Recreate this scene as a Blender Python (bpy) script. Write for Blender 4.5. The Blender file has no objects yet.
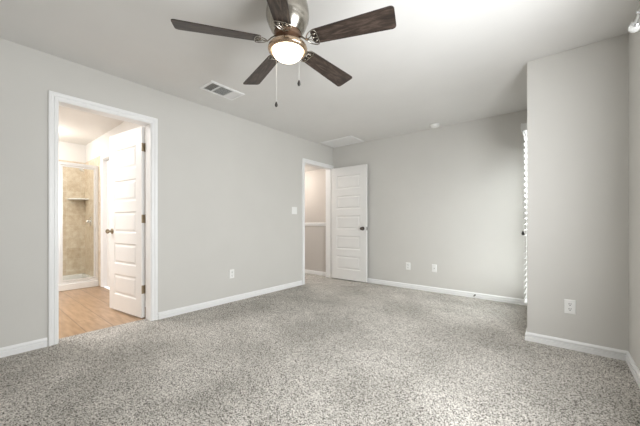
import bpy, bmesh, math, random
from mathutils import Vector, Matrix
random.seed(7)
C = bpy.context.scene.collection
S = bpy.context.scene
PI = math.pi
R = math.radians

# ------------------------------------------------------------------ camera, world, daylight, exposure
CAMX, CAMZ = 3.352, 1.04
cam = bpy.data.cameras.new('camera')
cam.sensor_width = 36.0
cam.lens = 36.0 * 292.72 / 640.0
cam.shift_y = (223.14 - 213.0) / 640.0
cam.clip_start = 0.02
camo = bpy.data.objects.new('camera', cam)
C.objects.link(camo)
camo.location = (CAMX, 0.0, CAMZ)
camo.rotation_euler = (R(90), 0, R(39.06))
S.camera = camo

S.view_settings.view_transform = 'Standard'
S.view_settings.look = 'None'
S.view_settings.gamma = 1.0
S.view_settings.use_curve_mapping = False
S.view_settings.exposure = 0.17

world = bpy.data.worlds.new('overcast_sky')
S.world = world
world.use_nodes = True
bg = world.node_tree.nodes['Background']
bg.inputs[0].default_value = (0.90, 0.95, 1.0, 1)
bg.inputs[1].default_value = 1.5


def area(name, loc, rot, sx, sy, power, col):
    l = bpy.data.lights.new(name, 'AREA')
    l.shape = 'RECTANGLE'
    l.size, l.size_y = sx, sy
    l.energy = power
    l.color = col
    o = bpy.data.objects.new(name, l)
    C.objects.link(o)
    o.location = loc
    o.rotation_euler = rot
    return o


def point(name, loc, power, col, rad=0.06):
    l = bpy.data.lights.new(name, 'POINT')
    l.energy = power
    l.color = col
    l.shadow_soft_size = rad
    o = bpy.data.objects.new(name, l)
    C.objects.link(o)
    o.location = loc
    return o


DAY = (0.96, 0.98, 1.0)
# daylight in the side window (right of the camera, out of frame)
area('daylight_side_window', (3.815, 1.45, 1.40), (0, R(90), 0), 1.22, 1.26, 54, DAY)
# daylight in the narrow window of the far corner
area('daylight_corner_window', (3.33, 4.01, 1.12), (0, R(90), 0), 1.75, 0.66, 32, DAY)
# lamps of the bathroom and of the hall, and a fill light in the shower
area('bathroom_lamp', (-1.35, 0.05, 2.44), (0, 0, 0), 1.4, 0.5, 45, (1.0, 0.985, 0.98))
point('shower_fill', (-2.72, 0.70, 2.28), 12, (1.0, 0.975, 0.94), 0.08)  # added to brighten the shower, stands for no fixture
point('stair_lamp', (-2.3, 5.3, 2.25), 22, (1.0, 0.91, 0.83), 0.08)
point('hall_lamp', (-1.2, 4.0, 2.3), 31, (1.0, 0.95, 0.90), 0.1)

# ------------------------------------------------------------------ materials


def mat(name, col, rough=0.5, metal=0.0, var=0.03, scale=8.0, bump=0.0, bscale=200.0, spec=0.5, emit=None, estr=0.0):
    m = bpy.data.materials.new(name)
    m.use_nodes = True
    nt = m.node_tree
    b = nt.nodes['Principled BSDF']
    b.inputs['Roughness'].default_value = rough
    b.inputs['Metallic'].default_value = metal
    b.inputs['Specular IOR Level'].default_value = spec
    tc = nt.nodes.new('ShaderNodeTexCoord')
    n = nt.nodes.new('ShaderNodeTexNoise')
    n.inputs['Scale'].default_value = scale
    n.inputs['Detail'].default_value = 3
    nt.links.new(tc.outputs['Object'], n.inputs['Vector'])
    r = nt.nodes.new('ShaderNodeValToRGB')
    r.color_ramp.elements[0].position = 0.3
    r.color_ramp.elements[1].position = 0.7
    r.color_ramp.elements[0].color = tuple(c * (1 - var) for c in col) + (1,)
    r.color_ramp.elements[1].color = tuple(min(1, c * (1 + var)) for c in col) + (1,)
    nt.links.new(n.outputs['Fac'], r.inputs['Fac'])
    nt.links.new(r.outputs['Color'], b.inputs['Base Color'])
    if bump:
        n2 = nt.nodes.new('ShaderNodeTexNoise')
        n2.inputs['Scale'].default_value = bscale
        n2.inputs['Detail'].default_value = 2
        nt.links.new(tc.outputs['Object'], n2.inputs['Vector'])
        bp = nt.nodes.new('ShaderNodeBump')
        bp.inputs['Strength'].default_value = bump
        bp.inputs['Distance'].default_value = 0.002
        nt.links.new(n2.outputs['Fac'], bp.inputs['Height'])
        nt.links.new(bp.outputs['Normal'], b.inputs['Normal'])
    if emit:
        b.inputs['Emission Color'].default_value = emit + (1,)
        b.inputs['Emission Strength'].default_value = estr
    return m


M_wall = mat('grey_wall_paint', (0.685, 0.671, 0.637), 0.7, var=0.012, scale=3, bump=0.12, bscale=160, spec=0.3)
M_ceil = mat('ceiling_paint', (0.79, 0.78, 0.76), 0.85, var=0.012, scale=3, bump=0.15, bscale=120, spec=0.2)
M_bathwall = mat('bathroom_wall_paint', (0.82, 0.80, 0.77), 0.7, var=0.01, scale=3, bump=0.1, bscale=160, spec=0.3)
M_hallwall = mat('hall_wall_paint', (0.62, 0.585, 0.55), 0.7, var=0.012, scale=3, bump=0.1, bscale=160, spec=0.3)
M_white = mat('white_trim_paint', (0.93, 0.93, 0.925), 0.35, var=0.01, scale=5, spec=0.45)
M_door = mat('white_door_paint', (0.88, 0.87, 0.85), 0.38, var=0.012, scale=6, bump=0.05, bscale=300, spec=0.45)
M_plastic = mat('white_plastic', (0.93, 0.93, 0.91), 0.35, var=0.01)
M_slot = mat('dark_slot', (0.03, 0.03, 0.03), 0.6)
M_duct = mat('duct_interior', (0.36, 0.36, 0.34), 0.8)
M_nickel = mat('brushed_nickel', (0.40, 0.375, 0.33), 0.24, 1.0, var=0.08, scale=40)
M_chrome = mat('chrome', (0.82, 0.83, 0.84), 0.10, 1.0, var=0.02)
M_bronze = mat('dark_bronze', (0.13, 0.11, 0.095), 0.30, 0.9, var=0.1, scale=30)
M_brass = mat('aged_brass', (0.36, 0.30, 0.21), 0.30, 1.0, var=0.1, scale=30)
M_dark = mat('dark_pendant', (0.035, 0.03, 0.027), 0.4)
M_blind = mat('blind_slat', (0.86, 0.86, 0.85), 0.45, var=0.01)
M_cord = mat('white_cord', (0.75, 0.74, 0.71), 0.8, var=0.05, scale=100)
M_pan = mat('shower_pan_acrylic', (0.86, 0.85, 0.82), 0.2, var=0.01)
M_nickel_lit = mat('lamplit_nickel', (0.56, 0.42, 0.30), 0.24, 1.0, var=0.06, scale=40)  # warm light of the globe is put into this nickel colour
M_hub = mat('hub_glow_brown', (0.20, 0.13, 0.09), 0.45, 0.9, var=0.15, scale=30)  # coppery lamp glow around the hub, painted as base colour
M_frame = mat('satin_silver', (0.86, 0.86, 0.85), 0.34, 0.55, var=0.02)
M_globe = mat('frosted_lit_glass', (0.9, 0.86, 0.78), 0.4, var=0.01, emit=(1.0, 0.86, 0.66), estr=4.0)


def m_glass(name, tint=(1, 1, 1), refl=0.12):
    m = bpy.data.materials.new(name)
    m.use_nodes = True
    nt = m.node_tree
    for n in list(nt.nodes):
        nt.nodes.remove(n)
    out = nt.nodes.new('ShaderNodeOutputMaterial')
    tr = nt.nodes.new('ShaderNodeBsdfTransparent')
    tr.inputs['Color'].default_value = tint + (1,)
    gl = nt.nodes.new('ShaderNodeBsdfGlossy')
    gl.inputs['Roughness'].default_value = 0.02
    lw = nt.nodes.new('ShaderNodeLayerWeight')
    lw.inputs['Blend'].default_value = refl
    mx = nt.nodes.new('ShaderNodeMixShader')
    nt.links.new(lw.outputs['Fresnel'], mx.inputs['Fac'])
    nt.links.new(tr.outputs[0], mx.inputs[1])
    nt.links.new(gl.outputs[0], mx.inputs[2])
    nt.links.new(mx.outputs[0], out.inputs['Surface'])
    return m


M_glass = m_glass('clear_glass', (0.97, 0.98, 0.97))


def m_crystal():
    m = bpy.data.materials.new('clear_crystal')
    m.use_nodes = True
    b = m.node_tree.nodes['Principled BSDF']
    b.inputs['Base Color'].default_value = (0.95, 0.95, 0.93, 1)
    b.inputs['Roughness'].default_value = 0.05
    b.inputs['Transmission Weight'].default_value = 0.55
    return m


M_crystal = m_crystal()


def m_carpet():
    m = bpy.data.materials.new('speckled_grey_carpet')
    m.use_nodes = True
    nt = m.node_tree
    L = nt.links.new
    b = nt.nodes['Principled BSDF']
    b.inputs['Roughness'].default_value = 1.0
    b.inputs['Specular IOR Level'].default_value = 0.05
    tc = nt.nodes.new('ShaderNodeTexCoord')

    def noise(sc, det, rgh=0.5):
        n = nt.nodes.new('ShaderNodeTexNoise')
        n.inputs['Scale'].default_value = sc
        n.inputs['Detail'].default_value = det
        n.inputs['Roughness'].default_value = rgh
        L(tc.outputs['Object'], n.inputs['Vector'])
        return n
    vo = nt.nodes.new('ShaderNodeTexVoronoi')      # one tuft per cell
    vo.inputs['Scale'].default_value = 215
    vo.inputs['Randomness'].default_value = 1.0
    L(tc.outputs['Object'], vo.inputs['Vector'])
    sv = nt.nodes.new('ShaderNodeSeparateColor')
    L(vo.outputs['Color'], sv.inputs[0])
    nz = noise(110, 3, 0.7)
    n1 = nt.nodes.new('ShaderNodeMix')
    n1.data_type = 'FLOAT'
    n1.inputs['Factor'].default_value = 0.62
    L(sv.outputs[0], n1.inputs['A'])
    L(nz.outputs['Fac'], n1.inputs['B'])
    r1 = nt.nodes.new('ShaderNodeValToRGB')
    e = r1.color_ramp.elements
    e[0].position = 0.35
    e[0].color = (0.065, 0.058, 0.047, 1)
    e[1].position = 0.66
    e[1].color = (0.86, 0.82, 0.765, 1)
    x = e.new(0.44)
    x.color = (0.43, 0.402, 0.36, 1)
    x = e.new(0.53)
    x.color = (0.66, 0.628, 0.582, 1)
    L(n1.outputs['Result'], r1.inputs['Fac'])
    # soft brushed patches where the pile was walked on or vacuumed
    n2 = noise(1.6, 3, 0.55)
    r2 = nt.nodes.new('ShaderNodeValToRGB')
    r2.color_ramp.elements[0].position = 0.35
    r2.color_ramp.elements[0].color = (0.78, 0.78, 0.77, 1)
    r2.color_ramp.elements[1].position = 0.62
    r2.color_ramp.elements[1].color = (1.06, 1.06, 1.06, 1)
    L(n2.outputs['Fac'], r2.inputs['Fac'])
    mx = nt.nodes.new('ShaderNodeMix')
    mx.data_type = 'RGBA'
    mx.blend_type = 'MULTIPLY'
    mx.inputs['Factor'].default_value = 1.0
    L(r1.outputs['Color'], mx.inputs['A'])
    L(r2.outputs['Color'], mx.inputs['B'])
    L(mx.outputs['Result'], b.inputs['Base Color'])
    n3 = noise(110, 3, 0.6)
    bp = nt.nodes.new('ShaderNodeBump')
    bp.inputs['Strength'].default_value = 0.8
    bp.inputs['Distance'].default_value = 0.008
    L(n3.outputs['Fac'], bp.inputs['Height'])
    L(bp.outputs['Normal'], b.inputs['Normal'])
    return m


M_carpet = m_carpet()


def m_tilefloor():
    m = bpy.data.materials.new('tan_plank_tile')
    m.use_nodes = True
    nt = m.node_tree
    L = nt.links.new
    b = nt.nodes['Principled BSDF']
    b.inputs['Roughness'].default_value = 0.32
    tc = nt.nodes.new('ShaderNodeTexCoord')
    mp = nt.nodes.new('ShaderNodeMapping')
    mp.inputs['Location'].default_value = (0.13, 0.11, 0)
    L(tc.outputs['Object'], mp.inputs['Vector'])
    br = nt.nodes.new('ShaderNodeTexBrick')
    br.inputs['Scale'].default_value = 1.0
    br.inputs['Brick Width'].default_value = 0.92
    br.inputs['Row Height'].default_value = 0.22
    br.inputs['Mortar Size'].default_value = 0.004
    br.inputs['Color1'].default_value = (0.44, 0.285, 0.165, 1)
    br.inputs['Color2'].default_value = (0.51, 0.345, 0.215, 1)
    br.inputs['Mortar'].default_value = (0.27, 0.18, 0.115, 1)
    L(mp.outputs['Vector'], br.inputs['Vector'])
    mp2 = nt.nodes.new('ShaderNodeMapping')
    mp2.inputs['Scale'].default_value = (2.0, 14.0, 1)
    L(tc.outputs['Object'], mp2.inputs['Vector'])
    n = nt.nodes.new('ShaderNodeTexNoise')
    n.inputs['Scale'].default_value = 2.0
    n.inputs['Detail'].default_value = 5
    L(mp2.outputs['Vector'], n.inputs['Vector'])
    r = nt.nodes.new('ShaderNodeValToRGB')
    r.color_ramp.elements[0].position = 0.3
    r.color_ramp.elements[0].color = (0.70, 0.66, 0.62, 1)
    r.color_ramp.elements[1].position = 0.7
    r.color_ramp.elements[1].color = (1.0, 1.0, 1.0, 1)
    L(n.outputs['Fac'], r.inputs['Fac'])
    mx = nt.nodes.new('ShaderNodeMix')
    mx.data_type = 'RGBA'
    mx.blend_type = 'MULTIPLY'
    mx.inputs['Factor'].default_value = 1.0
    L(br.outputs['Color'], mx.inputs['A'])
    L(r.outputs['Color'], mx.inputs['B'])
    L(mx.outputs['Result'], b.inputs['Base Color'])
    return m


M_tilefloor = m_tilefloor()


def m_showertile(name, axes):
    """mottled travertine tile; axes picks the two object axes the grid runs along"""
    m = bpy.data.materials.new(name)
    m.use_nodes = True
    nt = m.node_tree
    L = nt.links.new
    b = nt.nodes['Principled BSDF']
    b.inputs['Roughness'].default_value = 0.35
    tc = nt.nodes.new('ShaderNodeTexCoord')
    sp = nt.nodes.new('ShaderNodeSeparateXYZ')
    L(tc.outputs['Object'], sp.inputs[0])
    cb = nt.nodes.new('ShaderNodeCombineXYZ')
    L(sp.outputs[axes[0]], cb.inputs[0])
    L(sp.outputs[axes[1]], cb.inputs[1])
    br = nt.nodes.new('ShaderNodeTexBrick')
    br.offset = 0.0
    br.inputs['Scale'].default_value = 1.0
    br.inputs['Brick Width'].default_value = 0.20
    br.inputs['Row Height'].default_value = 0.20
    br.inputs['Mortar Size'].default_value = 0.0035
    br.inputs['Color1'].default_value = (0.72, 0.62, 0.49, 1)
    br.inputs['Color2'].default_value = (0.80, 0.72, 0.60, 1)
    br.inputs['Mortar'].default_value = (0.80, 0.74, 0.65, 1)
    L(cb.outputs[0], br.inputs['Vector'])
    n = nt.nodes.new('ShaderNodeTexNoise')
    n.inputs['Scale'].default_value = 14
    n.inputs['Detail'].default_value = 6
    n.inputs['Roughness'].default_value = 0.65
    L(tc.outputs['Object'], n.inputs['Vector'])
    r = nt.nodes.new('ShaderNodeValToRGB')
    r.color_ramp.elements[0].position = 0.32
    r.color_ramp.elements[0].color = (0.78, 0.70, 0.60, 1)
    r.color_ramp.elements[1].position = 0.66
    r.color_ramp.elements[1].color = (1, 1, 1, 1)
    L(n.outputs['Fac'], r.inputs['Fac'])
    mx = nt.nodes.new('ShaderNodeMix')
    mx.data_type = 'RGBA'
    mx.blend_type = 'MULTIPLY'
    mx.inputs['Factor'].default_value = 1.0
    L(br.outputs['Color'], mx.inputs['A'])
    L(r.outputs['Color'], mx.inputs['B'])
    L(mx.outputs['Result'], b.inputs['Base Color'])
    return m


M_tile_yz = m_showertile('shower_tile_back', (1, 2))
M_tile_xz = m_showertile('shower_tile_side', (0, 2))


def m_wood():
    m = bpy.data.materials.new('dark_walnut_blade')
    m.use_nodes = True
    nt = m.node_tree
    L = nt.links.new
    b = nt.nodes['Principled BSDF']
    b.inputs['Roughness'].default_value = 0.42
    tc = nt.nodes.new('ShaderNodeTexCoord')
    oi = nt.nodes.new('ShaderNodeObjectInfo')
    mp = nt.nodes.new('ShaderNodeMapping')
    mp.inputs['Scale'].default_value = (3.6, 20.0, 20.0)
    L(tc.outputs['Object'], mp.inputs['Vector'])
    ad = nt.nodes.new('ShaderNodeVectorMath')
    ad.operation = 'ADD'
    L(mp.outputs['Vector'], ad.inputs[0])
    L(oi.outputs['Location'], ad.inputs[1])
    n = nt.nodes.new('ShaderNodeTexNoise')
    n.inputs['Scale'].default_value = 2.2
    n.inputs['Detail'].default_value = 7
    n.inputs['Roughness'].default_value = 0.68
    n.inputs['Distortion'].default_value = 0.6
    L(ad.outputs[0], n.inputs['Vector'])
    r = nt.nodes.new('ShaderNodeValToRGB')
    e = r.color_ramp.elements
    e[0].position = 0.30
    e[0].color = (0.010, 0.007, 0.0055, 1)
    e[1].position = 0.75
    e[1].color = (0.150, 0.108, 0.085, 1)
    x = e.new(0.5)
    x.color = (0.038, 0.025, 0.019, 1)
    L(n.outputs['Fac'], r.inputs['Fac'])
    L(r.outputs['Color'], b.inputs['Base Color'])
    return m


M_wood = m_wood()

# ------------------------------------------------------------------ mesh helpers


def box(bm, x0, x1, y0, y1, z0, z1, bev=0.0, seg=2):
    vs = [bm.verts.new((x, y, z)) for z in (z0, z1) for y in (y0, y1) for x in (x0, x1)]
    fs = [(0, 2, 3, 1), (4, 5, 7, 6), (0, 1, 5, 4), (2, 6, 7, 3), (0, 4, 6, 2), (1, 3, 7, 5)]
    faces = [bm.faces.new([vs[i] for i in f]) for f in fs]
    if bev > 0:
        ed = set()
        for f in faces:
            ed.update(f.edges)
        bmesh.ops.bevel(bm, geom=list(ed), offset=bev, segments=seg, profile=0.6, affect='EDGES')


def ring(bm, rings, close=True, cap0=True, cap1=True):
    """skin a list of vertex rings (each a list of Vectors)"""
    R_ = [[bm.verts.new(v) for v in r] for r in rings]
    n = len(R_[0])
    for a, b in zip(R_[:-1], R_[1:]):
        for i in range(n if close else n - 1):
            j = (i + 1) % n
            try:
                bm.faces.new((a[i], a[j], b[j], b[i]))
            except ValueError:
                pass
    if close and cap0:
        bm.faces.new(list(reversed(R_[0])))
    if close and cap1:
        bm.faces.new(R_[-1])


def lathe(bm, prof, seg=32, mtx=None):
    """prof: (radius, z) list revolved about local z"""
    rings = []
    for r, z in prof:
        r = max(r, 0.0004)
        ps = [Vector((r * math.cos(2 * PI * k / seg), r * math.sin(2 * PI * k / seg), z)) for k in range(seg)]
        if mtx:
            ps = [mtx @ p for p in ps]
        rings.append(ps)
    ring(bm, rings)


def tube(bm, pts, rad, seg=8, close=False, flat=1.0):
    pts = [Vector(p) for p in pts]
    n = len(pts)
    rings = []
    up = Vector((0, 0, 1))
    for i in range(n):
        if close:
            t = (pts[(i + 1) % n] - pts[i - 1]).normalized()
        else:
            t = (pts[min(i + 1, n - 1)] - pts[max(i - 1, 0)]).normalized()
        u = up if abs(t.z) < 0.95 else Vector((1, 0, 0))
        s = t.cross(u).normalized()
        w = s.cross(t).normalized()
        rings.append([pts[i] + s * rad * math.cos(2 * PI * k / seg) + w * rad * flat * math.sin(2 * PI * k / seg) for k in range(seg)])
    if close:
        rings.append(list(rings[0]))
        ring(bm, rings, cap0=False, cap1=False)
        bmesh.ops.remove_doubles(bm, verts=bm.verts, dist=1e-5)
    else:
        ring(bm, rings)


def sweep(bm, prof, path, frames):
    """prof (a,b) list; path points; frames (A,B) vectors per point: p + a*A + b*B"""
    rings = []
    for p, (A, B) in zip(path, frames):
        p, A, B = Vector(p), Vector(A), Vector(B)
        rings.append([p + A * a + B * b for a, b in prof])
    ring(bm, rings)


def obj(name, bm, m, parent=None, loc=None, rot=None, smooth=False, kind=None):
    bmesh.ops.recalc_face_normals(bm, faces=bm.faces)
    me = bpy.data.meshes.new(name)
    bm.to_mesh(me)
    bm.free()
    if smooth:
        for p in me.polygons:
            p.use_smooth = True
        me.set_sharp_from_angle(angle=R(38))
    me.materials.append(m)
    o = bpy.data.objects.new(name, me)
    C.objects.link(o)
    if parent:
        o.parent = parent
    if loc is not None:
        o.location = loc
    if rot is not None:
        o.rotation_euler = rot
    if kind:
        o['kind'] = kind
    return o


def tag(o, label, cat, group=None):
    o['label'] = label
    o['category'] = cat
    if group:
        o['group'] = group
    return o


def thing(name, label, cat, loc, rot=(0, 0, 0), group=None, kind=None):
    o = bpy.data.objects.new(name, None)
    o.empty_display_size = 0.1
    C.objects.link(o)
    o.location = loc
    o.rotation_euler = rot
    tag(o, label, cat, group)
    if kind:
        o['kind'] = kind
    return o


def NB():
    return bmesh.new()


def struct(name, bm, m):
    return obj(name, bm, m, kind='structure')


# ------------------------------------------------------------------ room measures
YB = 4.525          # back wall
YJ = 3.182          # face of the wall that steps into the room
XJ = 3.141          # its corner = inner face of the far right wall
XR = 3.768          # near right wall
YR = -1.35          # rear wall, behind the camera
H = 2.476           # ceiling
T = 0.12            # wall thickness
D1 = (0.53, 1.29)   # bathroom doorway along the left wall
D2 = (3.705, 4.468)  # hall doorway along the left wall
DH = 2.085          # doorway height
DH1 = 2.108         # bathroom doorway height
W1 = (3.66, 4.36, 0.22, 2.03)   # narrow window in the far right wall: y0 y1 z0 z1
W2 = (0.78, 2.12, 0.76, 2.04)   # side window by the camera
BXB, BYR, BYL = -3.42, 1.47, -1.0   # bathroom: back, right, left walls
BD = (-2.395, -1.69)                # closet doorway in the bathroom's right wall

# ------------------------------------------------------------------ structure: floors
bm = NB()
vs = [bm.verts.new((x, y, 0)) for x, y in [(0, YR), (XR, YR), (XR, YJ), (XJ, YJ), (XJ, YB), (0, YB), (0, D2[1]), (-T, D2[1]),
      (-T, 4.545), (-1.75, 4.545), (-1.75, 3.2), (-T, 3.2), (-T, D2[0]), (0, D2[0]), (0, D1[1]), (-0.128, D1[1]), (-0.128, D1[0]), (0, D1[0])]]
bm.faces.new(vs)
ext = bmesh.ops.extrude_face_region(bm, geom=list(bm.faces))
bmesh.ops.translate(bm, verts=[v for v in ext['geom'] if isinstance(v, bmesh.types.BMVert)], vec=(0, 0, -0.05))
tag(struct('floor', bm, M_carpet), 'grey and beige speckled carpet covering the bedroom and hall', 'carpet')

bm = NB()
box(bm, BXB, -0.128, BYL, BYR + 0.02, -0.06, -0.006)
tag(struct('floor_bathroom', bm, M_tilefloor), 'tan plank tile floor of the bathroom behind the left doorway', 'floor')

# ceilings
bm = NB()
box(bm, -0.06, XR + T, YR - T, YB + T, H, H + 0.1)
tag(struct('ceiling', bm, M_ceil), 'pale grey flat bedroom ceiling', 'ceiling')
bm = NB()
box(bm, BXB - T, -0.06, BYL - T, 2.2, H, H + 0.1)
tag(struct('ceiling_bathroom', bm, M_bathwall), 'cream bathroom ceiling seen through the left doorway', 'ceiling')
bm = NB()
box(bm, -3.3, -0.06, 3.2 - T, 6.3, H, H + 0.1)
tag(struct('ceiling_hall', bm, M_bathwall), 'hall ceiling beyond the far doorway', 'ceiling')

# left wall with its two doorways (bedroom side paint)
bm = NB()
for y0, y1, z0, z1 in [(YR - T, D1[0], 0, H), (D1[0], D1[1], DH1, H), (D1[1], D2[0], 0, H), (D2[0], D2[1], DH, H), (D2[1], YB + T, 0, H)]:
    box(bm, -T, 0, y0, y1, z0, z1)
bmesh.ops.remove_doubles(bm, verts=bm.verts, dist=1e-5)
tag(struct('wall_left', bm, M_wall), 'long light grey left wall with two doorways', 'wall')

bm = NB()
box(bm, 0, XJ, YB, YB + T, 0, H)
tag(struct('wall_back', bm, M_wall), 'light grey back wall', 'wall')

bm = NB()
y0, y1, z0, z1 = W1
box(bm, XJ, XJ + T, YJ + T, y0, 0, H)
box(bm, XJ, XJ + T, y1, YB + T, 0, H)
box(bm, XJ, XJ + T, y0, y1, 0, z0)
box(bm, XJ, XJ + T, y0, y1, z1, H)
tag(struct('wall_alcove', bm, M_wall), 'far right wall holding the narrow blind covered window', 'wall')

bm = NB()
box(bm, XJ, XR + T, YJ, YJ + T, 0, H, 0.006, 2)
tag(struct('wall_jog', bm, M_wall), 'grey wall stepping into the room at the right with an outlet', 'wall')

bm = NB()
y0, y1, z0, z1 = W2
box(bm, XR, XR + T, YR - T, y0, 0, H)
box(bm, XR, XR + T, y1, YJ, 0, H)
box(bm, XR, XR + T, y0, y1, 0, z0)
box(bm, XR, XR + T, y0, y1, z1, H)
tag(struct('wall_right', bm, M_wall), 'near right wall at the edge of the photo', 'wall')

bm = NB()
box(bm, 0, XR, YR - T, YR, 0, H)
tag(struct('wall_rear', bm, M_wall), 'grey wall behind the camera', 'wall')

# bathroom walls
bm = NB()
box(bm, BXB - T, BXB, BYL - T, BYR + T, 0, H)
tag(struct('wall_bathroom_back', bm, M_bathwall), 'cream bathroom wall above the shower', 'wall')
bm = NB()
for x0, x1, z0, z1 in [(BXB, BD[0], 0, H), (BD[0], BD[1], DH, H), (BD[1], -T, 0, H)]:
    box(bm, x0, x1, BYR, BYR + T, z0, z1)
tag(struct('wall_bathroom_right', bm, M_bathwall), 'cream bathroom side wall beside the shower', 'wall')
bm = NB()
box(bm, BXB, -T, BYL - T, BYL, 0, H)
tag(struct('wall_bathroom_left', bm, M_bathwall), 'bathroom wall on the left, out of sight', 'wall')
bm = NB()
for y0, y1, z0, z1 in [(BYL - T, D1[0], 0, H), (D1[0], D1[1], DH1, H), (D1[1], BYR, 0, H)]:
    box(bm, -T - 0.012, -T, y0, y1, z0, z1)
tag(struct('wall_bathroom_front', bm, M_bathwall), 'bathroom side of the wall around the left doorway', 'wall')

# hall walls, half wall at the stair, stairwell
bm = NB()
box(bm, -3.3, -T, 6.1, 6.1 + T, -1.2, H)
tag(struct('wall_stairwell', bm, M_hallwall), 'warm lit stairwell wall beyond the half wall', 'wall')
bm = NB()
box(bm, -T, 0, YB + T, 6.1, -1.2, H)
tag(struct('wall_stair_right', bm, M_hallwall), 'right wall of the stairwell', 'wall')
bm = NB()
box(bm, -3.3 - T, -3.3, 3.2, 6.1 + T, -1.2, H)
tag(struct('wall_hall_left', bm, M_hallwall), 'far end wall of the hall', 'wall')
bm = NB()
box(bm, -3.3, -T, 3.2 - T, 3.2, -1.2, H)
tag(struct('wall_hall_front', bm, M_hallwall), 'hall wall nearest the bathroom', 'wall')
bm = NB()
box(bm, -1.75, -T, 4.56, 4.67, -1.2, 1.015)
tag(struct('wall_half', bm, M_hallwall), 'beige grey half wall guarding the stair', 'wall')
bm = NB()
box(bm, -1.78, -T, 4.535, 4.70, 1.018, 1.050, 0.006)
box(bm, -1.76, -T, 4.547, 4.683, 0.985, 1.018, 0.004)
tag(struct('trim_1', bm, M_white), 'white cap board along the top of the half wall', 'trim')
bm = NB()
box(bm, -3.3, -T, 4.67, 6.1, -1.2, -1.1)
box(bm, -3.3, -1.75, 3.2, 4.67, -0.25, -0.15)
tag(struct('floor_stair', bm, M_carpet), 'carpeted stair landing below the half wall', 'floor')

# ------------------------------------------------------------------ baseboards (stepped profile)
BP = [(0, 0), (0.016, 0), (0.016, 0.036), (0.0155, 0.0385), (0.0045, 0.0405), (0.0045, 0.0485), (0.0135, 0.0510), (0.0125, 0.060), (0.008, 0.068),
      (0.006, 0.0715), (0.004, 0.074), (0, 0.074)]


def baseboard(name, pts, label, m=M_white, close=None):
    """pts: polyline in plan, room on its left side; mitred corners"""
    P = [Vector((x, y, 0)) for x, y in pts]
    frames = []
    for i, p in enumerate(P):
        ns = []
        if i > 0:
            d = (p - P[i - 1]).normalized()
            ns.append(Vector((-d.y, d.x, 0)))
        if i < len(P) - 1:
            d = (P[i + 1] - p).normalized()
            ns.append(Vector((-d.y, d.x, 0)))
        n = sum(ns, Vector()) / len(ns)
        n = n / n.length_squared if len(ns) > 1 else n
        frames.append((n, Vector((0, 0, 1))))
    bm = NB()
    sweep(bm, BP, P, frames)
    return tag(struct(name, bm, m), label, 'baseboard')


CW = 0.062   # casing width
baseboard('baseboard_left', [(0, D2[0] - CW), (0, D1[1] + CW)], 'white baseboard on the left wall between the two doorways')
baseboard('baseboard_left_near', [(0, D1[0] - CW), (0, YR), (XR, YR)], 'white baseboard on the left wall nearest the camera')
baseboard('baseboard_right', [(XR, YR), (XR, YJ), (XJ, YJ), (XJ, YB), (0.0, YB)], 'white baseboard along the right, jog and back walls')
baseboard('baseboard_hall', [(-T, 4.56), (-1.75, 4.56)], 'white baseboard at the foot of the half wall')
baseboard('baseboard_bathroom', [(-T - 0.012, BYR), (BD[1] + CW, BYR)], 'white baseboard behind the bathroom door')

# ------------------------------------------------------------------ door casings and jambs
CP = [(0, 0), (0, 0.008), (0.006, 0.011), (0.020, 0.0125), (0.024, 0.0075), (0.030, 0.0075), (0.036, 0.0145), (0.052, 0.0165), (0.0605, 0.015), (0.062, 0.012), (0.062, 0)]


def casing(bm, u0, u1, h, to3, N):
    """mitred casing round an opening u0..u1 up to h. to3(u, z) gives a wall point; N points into the room"""
    U = (to3(1, 0) - to3(0, 0))
    Z = Vector((0, 0, 1))
    path = [to3(u0, 0), to3(u0, h), to3(u1, h), to3(u1, 0)]
    fr = [(-U, N), (-U + Z, N), (U + Z, N), (U, N)]
    sweep(bm, CP, path, fr)


def doorway_trim(name, a0, a1, axis, face0, face1, label, DH=DH):
    """jamb, stop and casings on both sides. axis 'x': wall normal along x from face0 (room side) to face1"""
    bm = NB()
    g = 0.006
    if axis == 'x':
        def P(u, z, f): return Vector((f, u, z))
        N0, N1 = Vector((1, 0, 0)), Vector((-1, 0, 0))
    else:
        def P(u, z, f): return Vector((u, f, z))
        N0, N1 = Vector((0, -1, 0)), Vector((0, 1, 0))

    def bx(u0, u1, f0, f1, z0, z1, b=0.002):
        f0, f1 = min(f0, f1), max(f0, f1)
        if axis == 'x':
            box(bm, f0, f1, u0, u1, z0, z1, b)
        else:
            box(bm, u0, u1, f0, f1, z0, z1, b)
    jt = 0.018
    e = 0.001
    s = 1 if face0 > face1 else -1
    bx(a0 - 0.001, a0 + jt - 0.006, face0 + s * e, face1 - s * e, 0, DH)
    bx(a1 - jt + 0.006, a1 + 0.001, face0 + s * e, face1 - s * e, 0, DH)
    bx(a0 - 0.001, a1 + 0.001, face0 + s * e, face1 - s * e, DH - jt + 0.006, DH + 0.001)
    casing(bm, a0 + g, a1 - g, DH - g, lambda u, z: P(u, z, face0), N0)
    casing(bm, a0 + g, a1 - g, DH - g, lambda u, z: P(u, z, face1), N1)
    return tag(struct(name, bm, M_white), label, 'door frame')


doorway_trim('trim_2', D1[0], D1[1], 'x', 0.0, -T - 0.012, 'white moulded frame around the bathroom doorway', DH1)
doorway_trim('trim_3', D2[0], D2[1], 'x', 0.0, -T, 'white moulded frame around the far hall doorway')
doorway_trim('trim_4', BD[0], BD[1], 'y', BYR, BYR + T, 'white frame around the closet door in the bathroom')

# ------------------------------------------------------------------ five panel doors
LT = 0.035


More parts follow.
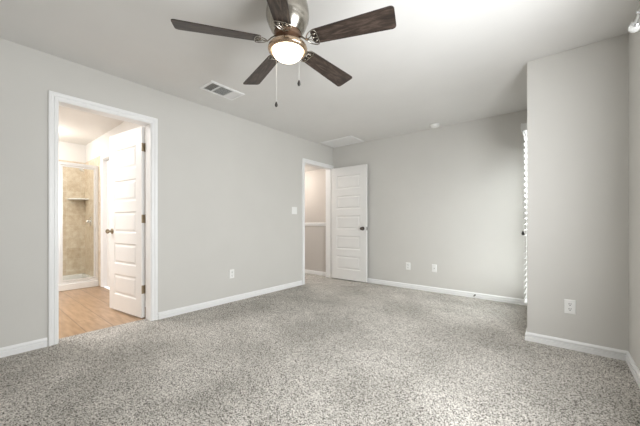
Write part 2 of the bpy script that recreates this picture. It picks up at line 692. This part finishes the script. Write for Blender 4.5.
def leaf_bm(W, Hh):
    bm = NB()
    st, pb, ph, pitch = 0.115, 0.18, 0.25, 0.366
    xs = [0, st, W - st, W]
    zs = [0]
    for k in range(5):
        zs += [pb + k * pitch, pb + k * pitch + ph]
    zs.append(Hh)
    for y, sgn in ((-LT, 1), (0, -1)):        # sgn: direction into the leaf
        for i in range(3):
            for j in range(len(zs) - 1):
                x0, x1, z0, z1 = xs[i], xs[i + 1], zs[j], zs[j + 1]
                if i == 1 and j % 2 == 1:
                    loops = [(0, 0), (0.006, 0.002), (0.012, 0.009), (0.026, 0.009), (0.044, 0.002), (0.048, 0.002)]
                    prev = None
                    for ins, dep in loops:
                        q = [bm.verts.new((xx, y + sgn * dep, zz)) for xx, zz in
                             ((x0 + ins, z0 + ins), (x1 - ins, z0 + ins), (x1 - ins, z1 - ins), (x0 + ins, z1 - ins))]
                        if prev:
                            for k in range(4):
                                bm.faces.new((prev[k], prev[(k + 1) % 4], q[(k + 1) % 4], q[k]))
                        prev = q
                    bm.faces.new(prev)
                else:
                    bm.faces.new([bm.verts.new(p) for p in ((x0, y, z0), (x1, y, z0), (x1, y, z1), (x0, y, z1))])
    for a, b in (((0, 0), (W, 0)), ((W, 0), (W, Hh)), ((W, Hh), (0, Hh)), ((0, Hh), (0, 0))):
        bm.faces.new([bm.verts.new(p) for p in ((a[0], -LT, a[1]), (b[0], -LT, b[1]), (b[0], 0, b[1]), (a[0], 0, a[1]))])
    bmesh.ops.remove_doubles(bm, verts=bm.verts, dist=1e-5)
    return bm


def knob_bm(sgn):
    bm = NB()
    mtx = Matrix.Rotation(R(90) * (1 if sgn < 0 else -1), 4, 'X')
    prof = [(0, 0.0), (0.033, 0.0), (0.033, 0.004), (0.028, 0.008), (0.014, 0.010), (0.011, 0.016), (0.011, 0.028), (0.018, 0.033),
            (0.0265, 0.042), (0.0275, 0.050), (0.024, 0.060), (0.014, 0.066), (0, 0.067)]
    lathe(bm, prof, 28, mtx)
    return bm


def door(name, label, loc, rotz, W, metal, hinge_side, hm, Hh=2.045):
    """leaf along local +x from the hinge, faces at y=-LT and y=0"""
    t = thing(name, label, 'door', loc, (0, 0, rotz), kind='structure')
    obj('door_leaf', leaf_bm(W, Hh), M_door, t)
    for sgn, y in ((-1, -LT), (1, 0)):
        k = obj('door_knob', knob_bm(sgn), metal, t, (W - 0.07, y, 0.93), smooth=True)
    bm = NB()
    box(bm, W - 0.0005, W + 0.0012, -LT + 0.006, -0.006, 0.90, 0.96)
    box(bm, W, W + 0.008, -LT + 0.012, -0.012, 0.92, 0.94, 0.002)
    obj('latch_plate', bm, metal, t)
    for z in (0.26, 1.03, 1.81):
        bm = NB()
        yb = 0.004 if hinge_side > 0 else -LT - 0.004
        lathe(bm, [(0, 0), (0.0075, 0), (0.0075, 0.09), (0.004, 0.094), (0, 0.096)], 14, Matrix.Translation((-0.004, yb, z)))
        box(bm, -0.0016, 0.0004, -LT + 0.003, 0.0, z, z + 0.09)
        obj('hinge', bm, hm, t, smooth=True)
    return t


# bathroom door, swung into the bathroom
door('door_1', 'white five panel door standing open inside the bathroom doorway', (-0.150, 1.245, 0.012), R(180 + 7), 0.745, M_brass, -1, M_brass, 2.08)
# hall door, swung into the bedroom against the back wall
door('door_2', 'white five panel door standing open beside the back wall', (0.044, 4.450, 0.016), R(1.0), 0.745, M_bronze, 1, M_nickel)
# closet door of the bathroom, shut
door('door_3', 'closed white closet door behind the open bathroom door', (BD[0] + 0.014, BYR + 0.085, 0.008), 0.0, 0.677, M_brass, 1, M_brass)

# ------------------------------------------------------------------ windows


def window(name, axis, face, out, a0, a1, z0, z1, label):
    """sash window; out = +-1 direction of the outdoors"""
    t = thing(name, label, 'window', (0, 0, 0), kind='structure')

    def B(bm, u0, u1, d0, d1, zz0, zz1, bev=0.003):
        d0, d1 = face + out * d0, face + out * d1
        d0, d1 = min(d0, d1), max(d0, d1)
        if axis == 'x':
            box(bm, d0, d1, u0, u1, zz0, zz1, bev)
        else:
            box(bm, u0, u1, d0, d1, zz0, zz1, bev)
    zm = (z0 + z1) / 2
    bm = NB()
    B(bm, a0, a0 + 0.045, 0.06, 0.115, z0, z1)
    B(bm, a1 - 0.045, a1, 0.06, 0.115, z0, z1)
    B(bm, a0 + 0.045, a1 - 0.045, 0.06, 0.115, z0, z0 + 0.05)
    B(bm, a0 + 0.045, a1 - 0.045, 0.06, 0.115, z1 - 0.045, z1)
    B(bm, a0 + 0.045, a1 - 0.045, 0.07, 0.105, zm - 0.022, zm + 0.022)
    obj('window_frame', bm, M_white, t)
    bm = NB()
    B(bm, a0 + 0.045, a1 - 0.045, 0.086, 0.090, z0 + 0.05, zm - 0.022, 0)
    B(bm, a0 + 0.045, a1 - 0.045, 0.086, 0.090, zm + 0.022, z1 - 0.045, 0)
    obj('window_pane', bm, M_glass, t)
    bm = NB()
    B(bm, a0 - 0.03, a1 + 0.03, -0.022, -0.0005, z0 - 0.02, z0)
    B(bm, a0, a1, -0.0005, 0.06, z0 - 0.0, z0 + 0.008, 0)
    obj('window_sill', bm, M_white, t)
    return t


window('window_1', 'x', XJ, 1, *W1, 'narrow daylit window behind the white blind')
window('window_2', 'x', XR, 1, *W2, 'side window under the curtain rod, outside the photo')

# ------------------------------------------------------------------ window blind
bl = thing('window_blind', 'white slatted blind hanging over the narrow window at the far right', 'blind', (XJ, W1[0] - 0.04, 0.0))
BL = W1[1] - W1[0] + 0.08
bm = NB()
zt, zb = 1.965, 0.24
n = 29
for i in range(n):
    z = zt - (i + 0.5) * (zt - zb) / n
    cx, hw, a = -0.032, 0.031, R(32)
    pr = []
    for s in (-1, -0.5, 0, 0.5, 1):
        pr.append((cx + s * hw * math.cos(a), z + s * hw * math.sin(a) * 1.0, 0.0012 + 0.002 * (1 - s * s)))
    top = [(x, zz + c) for x, zz, c in pr]
    bot = [(x, zz + c - 0.003) for x, zz, c in reversed(pr)]
    ring(bm, [[Vector((x, y, zz)) for x, zz in top + bot] for y in (0.012, BL - 0.012)])
obj('slats', bm, M_blind, bl)
bm = NB()
prof = [(-0.081, 2.055), (-0.073, 2.062), (-0.066, 2.055), (-0.066, 1.985), (-0.076, 1.985), (-0.082, 2.0)]
ring(bm, [[Vector((x, y, z)) for x, z in prof] for y in (0, BL)])
for y in (0, BL - 0.01):
    ring(bm, [[Vector((x, yy, z)) for x, z in [(-0.072, 2.055), (-0.002, 2.055), (-0.002, 1.985), (-0.072, 1.985)]] for yy in (y, y + 0.01)])
obj('valance', bm, M_blind, bl)
bm = NB()
box(bm, -0.058, -0.004, 0.012, BL - 0.012, 2.0, 2.05, 0.003)
obj('headrail', bm, M_blind, bl)
bm = NB()
box(bm, -0.056, -0.006, 0.012, BL - 0.012, zb - 0.03, zb - 0.012, 0.004)
obj('bottom_rail', bm, M_blind, bl)
bm = NB()
for y in (0.07, BL / 2, BL - 0.07):
    for x in (-0.0595, -0.0035):
        box(bm, x - 0.0008, x + 0.0008, y - 0.008, y + 0.008, zb - 0.02, 2.0)
obj('ladder_tape', bm, M_cord, bl)
pc = obj('pull_cord', (lambda b: (tube(b, [(-0.066, 0.055, 2.0), (-0.066, 0.055, 1.5), (-0.066, 0.055, 0.955)], 0.0016, 6),
                                  tube(b, [(-0.066, 0.068, 2.0), (-0.066, 0.066, 1.5), (-0.066, 0.058, 0.955)], 0.0016, 6), b)[-1])(NB()), M_cord, bl)
bm = NB()
lathe(bm, [(0, 0.0), (0.010, 0.001), (0.0145, 0.012), (0.013, 0.024), (0.007, 0.036), (0.003, 0.044), (0, 0.045)], 16, Matrix.Translation((-0.066, 0.057, 0.915)))
obj('cord_tassel', bm, M_dark, pc, smooth=True)

# ------------------------------------------------------------------ curtain rod on the near right wall
rod = thing('curtain_rod', 'silver curtain rod with a clear faceted finial at the top right edge', 'curtain rod', (XR - 0.095, 2.0, 2.085))
bm = NB()
tube(bm, [(0, 0.235, 0), (0, -2.1, 0)], 0.011, 14)
obj('pole', bm, M_chrome, rod, smooth=True)
bm = NB()
lathe(bm, [(0, 0), (0.016, 0.0), (0.017, 0.006), (0.012, 0.012), (0.012, 0.02), (0, 0.02)], 18,
      Matrix.Translation((0, 0.228, 0)) @ Matrix.Rotation(R(-90), 4, 'X'))
fc = obj('finial_collar', bm, M_chrome, rod, smooth=True)
bm = NB()
bmesh.ops.create_icosphere(bm, subdivisions=2, radius=0.028, matrix=Matrix.Translation((0, 0.268, 0)))
obj('finial', bm, M_crystal, rod)
bm = NB()
tube(bm, [(0, 0.12, -0.012), (0.03, 0.12, -0.016), (0.092, 0.12, -0.016)], 0.006, 10)
lathe(bm, [(0, 0), (0.022, 0), (0.022, 0.004), (0.012, 0.009), (0, 0.009)], 18, Matrix.Translation((0.0945, 0.12, -0.016)) @ Matrix.Rotation(R(-90), 4, 'Y'))
tube(bm, [(0.004, 0.12, -0.014), (-0.012, 0.12, -0.008), (-0.014, 0.12, 0.004)], 0.004, 8)
obj('bracket', bm, M_chrome, rod, smooth=True)

# ------------------------------------------------------------------ ceiling fan
FX, FY, FZ = 2.033, 1.303, 2.175
fan = thing('ceiling_fan', 'five blade ceiling fan with dark wood blades, nickel housing and lit globe', 'ceiling fan', (FX, FY, H))
z0 = -H
bm = NB()
lathe(bm, [(0, 2.4755), (0.112, 2.4755), (0.114, 2.462), (0.118, 2.44), (0.128, 2.40), (0.134, 2.36), (0.1345, 2.335), (0.131, 2.315), (0.126, 2.305), (0.124, 2.298),
           (0.118, 2.28), (0.106, 2.255), (0.092, 2.236), (0.088, 2.23), (0, 2.23)], 48, Matrix.Translation((0, 0, z0)))
hs = obj('motor_housing', bm, M_nickel, fan, smooth=True)
bm = NB()
lathe(bm, [(0, 2.236), (0.082, 2.236), (0.084, 2.226), (0.080, 2.205), (0.070, 2.198), (0.060, 2.192), (0.052, 2.188), (0.050, 2.165), (0, 2.165)], 36, Matrix.Translation((0, 0, z0)))
obj('flywheel', bm, M_hub, fan, smooth=True)
bm = NB()
lathe(bm, [(0, 2.176), (0.062, 2.176), (0.090, 2.166), (0.112, 2.156), (0.1205, 2.146), (0.1235, 2.136), (0.1235, 2.128), (0.121, 2.122), (0.113, 2.117), (0.106, 2.1155), (0.102, 2.118),
           (0.101, 2.128), (0, 2.135)], 48, Matrix.Translation((0, 0, z0)))
obj('light_fitter', bm, M_nickel_lit, fan, smooth=True)
bm = NB()
lathe(bm, [(0, 2.127), (0.096, 2.127), (0.0965, 2.116), (0.093, 2.105), (0.084, 2.091), (0.068, 2.078), (0.047, 2.069), (0.023, 2.064), (0, 2.063)], 40, Matrix.Translation((0, 0, z0)))
obj('light_globe', bm, M_globe, fan, smooth=True)

# blade: local +x outwards, origin on the fan axis at blade height
bm = NB()
out = []
r0, r1 = 0.165, 0.660
w0, w1 = 0.050, 0.071


def arc(cx, cy, r, a0, a1, n):
    return [(cx + r * math.cos(a0 + (a1 - a0) * k / n), cy + r * math.sin(a0 + (a1 - a0) * k / n)) for k in range(n + 1)]


out += arc(r0 + 0.022, -w0 + 0.022, 0.022, -PI, -PI / 2, 5)
out += arc(r1 - 0.022, -w1 + 0.022, 0.022, -PI / 2, 0, 6)
out += arc(r1 - 0.022, w1 - 0.022, 0.022, 0, PI / 2, 6)
out += arc(r0 + 0.022, w0 - 0.022, 0.022, PI / 2, PI, 5)
ring(bm, [[Vector((x, y, -0.003)) for x, y in out], [Vector((x, y, 0.003)) for x, y in out]])
blade0 = obj('fan_blade', bm, M_wood, fan)
# blade iron: scrolled open bracket with three screws
bm = NB()
zi = -0.0085
tube(bm, [(0.060, 0, 0.030), (0.085, 0, 0.026), (0.105, 0, 0.012), (0.125, 0, zi), (0.146, 0, zi)], 0.008, 8, flat=0.5)
loop = []
for k in range(28):
    a = 2 * PI * k / 28
    loop.append((0.174 - 0.037 * math.cos(a) - 0.007 * math.cos(2 * a), 0.052 * math.sin(a) * (1.0 - 0.12 * math.cos(a)), zi))
tube(bm, loop, 0.0034, 8, close=True, flat=0.8)
for s in (-1, 1):
    tube(bm, [(0.143, s * 0.004, zi), (0.160, s * 0.012, zi), (0.170, s * 0.024, zi), (0.184, s * 0.030, zi), (0.192, s * 0.024, zi), (0.186, s * 0.017, zi)], 0.003, 8, flat=0.8)
    lathe(bm, [(0, zi - 0.003), (0.005, zi - 0.003), (0.007, zi - 0.001), (0.007, -0.003), (0, -0.003)], 14, Matrix.Translation((0.188, s * 0.024, 0)))
tube(bm, [(0.205, 0.0, zi), (0.190, 0, zi), (0.175, 0, zi)], 0.003, 8, flat=0.8)
lathe(bm, [(0, zi - 0.003), (0.005, zi - 0.003), (0.007, zi - 0.001), (0.007, -0.003), (0, -0.003)], 14, Matrix.Translation((0.172, 0, 0)))
iron0 = obj('blade_iron', bm, M_nickel, fan, smooth=True)
PITCH = R(-14)
for k in range(5):
    a = R(234.45 - 72 * k)
    for src in (blade0, iron0):
        o = src if k == 0 else src.copy()
        if k:
            C.objects.link(o)
            o.parent = fan
        o.location = (0, 0, FZ + z0)
        o.rotation_euler = Matrix.Rotation(a, 4, 'Z').__matmul__(Matrix.Rotation(PITCH, 4, 'X')).to_euler()
# pull chains
for (cx, cy, zend) in ((-0.1156, 0.0092, 1.838), (0.1236, -0.0285, 1.892)):
    bm = NB()
    zz = 2.15
    tube(bm, [(cx * 0.94, cy * 0.94, 2.146 + z0), (cx, cy, 2.140 + z0), (cx, cy, zend + z0)], 0.0010, 6)
    while zz > zend:
        bmesh.ops.create_icosphere(bm, subdivisions=1, radius=0.0013, matrix=Matrix.Translation((cx, cy, zz + z0 - 0.02)))
        zz -= 0.006
    ch = obj('pull_chain', bm, M_cord, fan, smooth=True)
    bm = NB()
    lathe(bm, [(0, 0.0), (0.006, 0.001), (0.0095, 0.009), (0.0095, 0.016), (0.006, 0.026), (0.003, 0.034), (0, 0.035)], 16, Matrix.Translation((cx, cy, zend + z0 - 0.035)))
    obj('chain_pendant', bm, M_dark, ch, smooth=True)

# ------------------------------------------------------------------ ceiling fittings
VX0, VX1, VY0, VY1 = 0.404, 0.652, 1.596, 2.003
av = thing('air_vent', 'white rectangular supply air vent with louvers on the ceiling left of the fan', 'air vent', ((VX0 + VX1) / 2, (VY0 + VY1) / 2, H))
hx, hy, bw = (VX1 - VX0) / 2, (VY1 - VY0) / 2, 0.030
bm = NB()
pr = [(0, -0.0005), (0, -0.004), (0.004, -0.008), (0.024, -0.011), (bw, -0.010), (bw, -0.0005)]
pts = [(-hx, -hy), (hx, -hy), (hx, hy), (-hx, hy), (-hx, -hy)]
dirs = [(1, 1), (-1, 1), (-1, -1), (1, -1), (1, 1)]
sweep(bm, pr, [Vector((x, y, 0)) for x, y in pts], [(Vector((dx, dy, 0)), Vector((0, 0, 1))) for dx, dy in dirs])
ix, iy = hx - bw, hy - bw
ys = [-iy, -iy + 0.095, -iy + 0.247, iy]
for y in ys[1:3]:
    box(bm, -ix, ix, y - 0.006, y + 0.006, -0.010, -0.001)
obj('vent_frame', bm, M_white, av)
bm = NB()
box(bm, -ix, ix, -iy, iy, -0.0015, -0.0008)
obj('duct_opening', bm, M_duct, av)
for s, (a, b) in enumerate(zip(ys[:-1], ys[1:])):
    bm = NB()
    a += 0.006
    b -= 0.006
    if s == 1:
        nn = 11
        for i in range(nn):
            x = -ix + (i + 0.5) * 2 * ix / nn
            d, t_ = 0.0052, 0.0042
            ring(bm, [[Vector((x + d, y, -0.0095)), Vector((x + d - 0.001, y, -0.0098)), Vector((x - d, y, -0.0025)), Vector((x - d + 0.001, y, -0.0022))] for y in (a, b)])
    else:
        nn = 6 if s == 0 else 9
        sg = 1 if s == 0 else -1
        for i in range(nn):
            y = a + (i + 0.5) * (b - a) / nn
            d = 0.0052
            ring(bm, [[Vector((x, y - sg * d, -0.0095)), Vector((x, y - sg * d + 0.001, -0.0098)), Vector((x, y + sg * d, -0.0025)), Vector((x, y + sg * d - 0.001, -0.0022))] for x in (-ix, ix)])
    obj('louver_bank', bm, M_white, av)

hp = thing('access_panel', 'white rectangular access panel on the ceiling corner above the open hall door', 'ceiling panel', (0.40, 4.255, H))
bm = NB()
hx, hy = 0.325, 0.21
pts = [(-hx, -hy), (hx, -hy), (hx, hy), (-hx, hy), (-hx, -hy)]
sweep(bm, [(0, -0.0005), (0, -0.008), (0.008, -0.012), (0.035, -0.010), (0.035, -0.0005)], [Vector((x, y, 0)) for x, y in pts],
      [(Vector((dx, dy, 0)), Vector((0, 0, 1))) for dx, dy in dirs])
obj('panel_trim', bm, M_white, hp)
bm = NB()
box(bm, -hx + 0.035, hx - 0.035, -hy + 0.035, hy - 0.035, -0.007, -0.0008)
obj('panel_board', bm, M_white, hp)

sd = thing('smoke_detector', 'round white smoke detector on the ceiling near the back wall', 'smoke detector', (1.965, 4.37, H))
bm = NB()
lathe(bm, [(0, -0.0005), (0.066, -0.0005), (0.068, -0.006), (0.066, -0.012), (0, -0.012)], 36)
obj('mounting_base', bm, M_plastic, sd, smooth=True)
bm = NB()
lathe(bm, [(0, -0.012), (0.058, -0.012), (0.060, -0.022), (0.057, -0.030), (0.048, -0.036), (0.034, -0.040), (0.032, -0.038), (0.018, -0.040), (0, -0.041)], 36)
obj('detector_cover', bm, M_plastic, sd, smooth=True)
bm = NB()
lathe(bm, [(0, -0.0365), (0.005, -0.0365), (0.005, -0.041), (0, -0.0415)], 12, Matrix.Translation((0.038, -0.012, 0.002)))
obj('test_button', bm, M_duct, sd, smooth=True)

# ------------------------------------------------------------------ wall plates (local: plate in xz, facing -y)


def plate_bm(w=0.072, h=0.116):
    bm = NB()
    rg = []
    for ins, d in ((0, -0.0005), (0, -0.003), (0.003, -0.0062), (0.006, -0.007)):
        rg.append([Vector((x, d, z)) for x, z in ((-w / 2 + ins, -h / 2 + ins), (w / 2 - ins, -h / 2 + ins), (w / 2 - ins, h / 2 - ins), (-w / 2 + ins, h / 2 - ins))])
    ring(bm, rg)
    return bm


def outlet(label, loc, rotz, group):
    t = thing('wall_outlet', label, 'outlet', loc, (0, 0, rotz), group)
    p = obj('cover_plate', plate_bm(), M_plastic, t)
    for z in (0.0205, -0.0205):
        bm = NB()
        pts = arc(0, 0, 0.0172, R(-60), R(60), 8) + arc(0, 0, 0.0172, R(120), R(240), 8)
        ring(bm, [[Vector((x, d, y * 0.86 + z)) for x, y in pts] for d in (-0.0065, -0.0092)])
        rc = obj('receptacle', bm, M_plastic, t)
        bm = NB()
        box(bm, -0.0080, -0.0046, -0.0098, -0.009, z + 0.000, z + 0.010)
        box(bm, 0.0046, 0.0080, -0.0098, -0.009, z + 0.001, z + 0.010)
        lathe(bm, [(0, 0), (0.0036, 0), (0.0036, 0.0008), (0, 0.0008)], 12, Matrix.Translation((0, -0.009, z - 0.007)) @ Matrix.Rotation(R(90), 4, 'X'))
        obj('slots', bm, M_slot, rc)
    bm = NB()
    lathe(bm, [(0, 0), (0.0032, 0), (0.0026, 0.0012), (0, 0.0014)], 12, Matrix.Translation((0, -0.0068, 0)) @ Matrix.Rotation(R(90), 4, 'X'))
    obj('screw', bm, M_plastic, t)
    return t


G = 'white wall outlets'
outlet('white duplex outlet on the wall that steps in at the right', (3.432, YJ, 0.349), 0, G)
outlet('white outlet low on the long left wall between its two doorways', (0, 2.275, 0.368), R(90), G)
outlet('white outlet on the back wall nearer to the open door', (1.497, YB, 0.352), 0, G)
jk = thing('jack_plate', 'white cable jack plate on the back wall, right of the outlet', 'wall plate', (1.905, YB, 0.358))
obj('cover_plate', plate_bm(), M_plastic, jk)
bm = NB()
lathe(bm, [(0, 0.006), (0.0062, 0.006), (0.0062, 0.009), (0.0045, 0.0095), (0.0045, 0.017), (0.002, 0.017), (0, 0.017)], 14, Matrix.Rotation(R(90), 4, 'X'))
obj('cable_jack', bm, M_nickel, jk, smooth=True)
for z in (0.042, -0.042):
    bm = NB()
    lathe(bm, [(0, 0.006), (0.0032, 0.006), (0.0026, 0.0078), (0, 0.008)], 12, Matrix.Translation((0, 0, z)) @ Matrix.Rotation(R(90), 4, 'X'))
    obj('screw', bm, M_plastic, jk)

sw = thing('light_switch', 'white double light switch on the left wall beside the far doorway', 'light switch', (0, 3.462, 1.246), (0, 0, R(90)))
obj('cover_plate', plate_bm(0.118, 0.118), M_plastic, sw)
for x in (-0.023, 0.023):
    bm = NB()
    ring(bm, [[Vector((x + sx * 0.0165, d, sz * 0.033)) for sx, sz in ((-1, -1), (1, -1), (1, 1), (-1, 1))] for d in (-0.0065, -0.0085)])
    rk = obj('rocker', bm, M_plastic, sw)
    bm = NB()
    vs = [(-0.0135, -0.0085, -0.03), (0.0135, -0.0085, -0.03), (0.0135, -0.0085, 0.03), (-0.0135, -0.0085, 0.03)]
    ws = [(-0.0125, -0.0092, -0.029), (0.0125, -0.0092, -0.029), (0.0125, -0.0125, 0.029), (-0.0125, -0.0125, 0.029)]
    ring(bm, [[Vector((v[0] + x, v[1], v[2])) for v in q] for q in (vs, ws)])
    obj('paddle', bm, M_plastic, rk)

# spring door stop on the back baseboard
ds = thing('door_stop', 'small spring door stop on the back wall baseboard', 'door stop', (2.463, YB - 0.0125, 0.043))
bm = NB()
lathe(bm, [(0, 0), (0.010, 0), (0.010, 0.004), (0.005, 0.007), (0, 0.007)], 16, Matrix.Rotation(R(90), 4, 'X'))
obj('base', bm, M_bronze, ds, smooth=True)
bm = NB()
tube(bm, [(0.0045 * math.cos(k * 0.7), -0.006 - k * 0.0006, 0.0045 * math.sin(k * 0.7)) for k in range(95)], 0.0011, 5)
obj('spring', bm, M_bronze, ds, smooth=True)
bm = NB()
lathe(bm, [(0, 0.060), (0.0075, 0.060), (0.0085, 0.066), (0.007, 0.074), (0, 0.076)], 16, Matrix.Rotation(R(90), 4, 'X'))
obj('rubber_tip', bm, M_dark, ds, smooth=True)

# ------------------------------------------------------------------ shower
SX = -2.55      # front of the curb
SY0, SY1 = 0.30, 1.47
# tiled surround (structure)
bm = NB()
box(bm, BXB, BXB + 0.012, SY0, SY1, 0, 2.15)
tag(struct('wall_shower_back', bm, M_tile_yz), 'tan mottled tile on the back of the shower', 'tile wall')
bm = NB()
box(bm, BXB + 0.012, -2.468, SY1 - 0.012, SY1, 0, 2.15)
tag(struct('wall_shower_side', bm, M_tile_xz), 'tan tile on the right side of the shower', 'tile wall')
bm = NB()
box(bm, BXB, SX, SY0 - 0.10, SY0, 0, H)
tag(struct('wall_shower_left', bm, M_bathwall), 'partition at the left end of the shower', 'wall')

pan = thing('shower_pan', 'white shower base with a raised front curb', 'shower base', (-2.98, 0.88, -0.006))
bm = NB()
x0, x1, y0, y1 = BXB + 0.013 + 2.98, SX + 2.98, SY0 + 0.001 - 0.88, SY1 - 0.013 - 0.88
box(bm, x0, x1 - 0.09, y0, y1, 0, 0.055, 0.004)
box(bm, x0, x0 + 0.05, y0, y1, 0.05, 0.125, 0.012)
box(bm, x0, x1 - 0.09, y1 - 0.05, y1, 0.05, 0.125, 0.012)
box(bm, x1 - 0.09, x1, y0, y1, 0, 0.105, 0.012, 3)
obj('base_tray', bm, M_pan, pan)
bm = NB()
lathe(bm, [(0, 0.055), (0.045, 0.055), (0.045, 0.058), (0.035, 0.0585), (0, 0.0575)], 24, Matrix.Translation((-0.05, -0.1, 0)))
obj('drain', bm, M_chrome, pan, smooth=True)

enc = thing('shower_enclosure', 'framed clear glass shower door and panel standing on the white curb', 'shower door', (SX - 0.045, 0.0, 0.099))
zt = 1.99 - 0.099
yA, yM, yB = SY0 + 0.001, 0.965, SY1 - 0.0125
bm = NB()
box(bm, -0.022, 0.022, yA, yB, zt - 0.045, zt, 0.005)
obj('header_rail', bm, M_frame, enc)
bm = NB()
box(bm, -0.022, 0.022, yA, yB, 0.0005, 0.028, 0.004)
obj('sill_rail', bm, M_frame, enc)
for a, b in ((yA, yA + 0.03), (yM - 0.018, yM + 0.018), (yB - 0.036, yB)):
    bm = NB()
    box(bm, -0.018, 0.018, a, b, 0.028, zt - 0.045, 0.004)
    obj('jamb_post', bm, M_frame, enc)
bm = NB()
a, b, w = yM + 0.020, yB - 0.038, 0.022
box(bm, -0.010, 0.010, a, a + w, 0.034, zt - 0.05, 0.003)
box(bm, -0.010, 0.010, b - w, b, 0.034, zt - 0.05, 0.003)
box(bm, -0.010, 0.010, a + w, b - w, 0.034, 0.056, 0.003)
box(bm, -0.010, 0.010, a + w, b - w, zt - 0.072, zt - 0.05, 0.003)
df = obj('glass_door', bm, M_frame, enc)
bm = NB()
box(bm, -0.003, 0.003, a + w, b - w, 0.056, zt - 0.072)
obj('pane', bm, M_glass, df)
bm = NB()
tube(bm, [(0.010, b - 0.012, 0.86), (0.045, b - 0.012, 0.87), (0.045, b - 0.012, 1.07), (0.010, b - 0.012, 1.08)], 0.006, 10)
obj('handle', bm, M_frame, df, smooth=True)
bm = NB()
box(bm, -0.003, 0.003, yA + 0.03, yM - 0.018, 0.028, zt - 0.045)
obj('fixed_pane', bm, M_glass, enc)

sh = thing('shower_sprayer', 'chrome shower head on a bent arm from the tiled side wall', 'shower head', (-2.95, SY1 - 0.012, 2.005))
bm = NB()
lathe(bm, [(0, 0.0005), (0.028, 0.0005), (0.028, 0.004), (0.012, 0.010), (0, 0.010)], 20, Matrix.Rotation(R(90), 4, 'X'))
tube(bm, [(0, -0.002, 0), (0, -0.06, 0.004), (0, -0.10, -0.01), (0, -0.125, -0.035)], 0.0095, 12)
obj('arm', bm, M_chrome, sh, smooth=True)
bm = NB()
lathe(bm, [(0, 0), (0.013, 0), (0.016, 0.015), (0.03, 0.03), (0.042, 0.042), (0.044, 0.056), (0, 0.058)], 24,
      Matrix.Translation((0, -0.120, -0.030)) @ Matrix.Rotation(R(150), 4, 'X'))
obj('spray_head', bm, M_chrome, sh, smooth=True)

vl = thing('shower_valve', 'chrome shower valve with lever on the tiled side wall', 'faucet', (-3.02, SY1 - 0.012, 1.07))
bm = NB()
lathe(bm, [(0, 0.0005), (0.085, 0.0005), (0.085, 0.004), (0.078, 0.010), (0.03, 0.014), (0, 0.014)], 32, Matrix.Rotation(R(90), 4, 'X'))
obj('escutcheon', bm, M_chrome, vl, smooth=True)
bm = NB()
lathe(bm, [(0, 0.013), (0.026, 0.013), (0.024, 0.05), (0.018, 0.06), (0, 0.062)], 24, Matrix.Rotation(R(90), 4, 'X'))
tube(bm, [(0, -0.045, 0), (-0.05, -0.05, -0.03), (-0.085, -0.052, -0.05)], 0.009, 10)
obj('lever', bm, M_chrome, vl, smooth=True)

cs = NB()
pts = [(0, 0)] + arc(0, 0, 0.25, -PI / 2, 0, 10)
ring(cs, [[Vector((x, y, z)) for x, y in pts] for z in (0, 0.022)])
o = obj('corner_shelf', cs, M_pan, loc=(BXB + 0.0125, SY1 - 0.0125, 1.46))
tag(o, 'white corner shelf in the tiled shower', 'shelf')
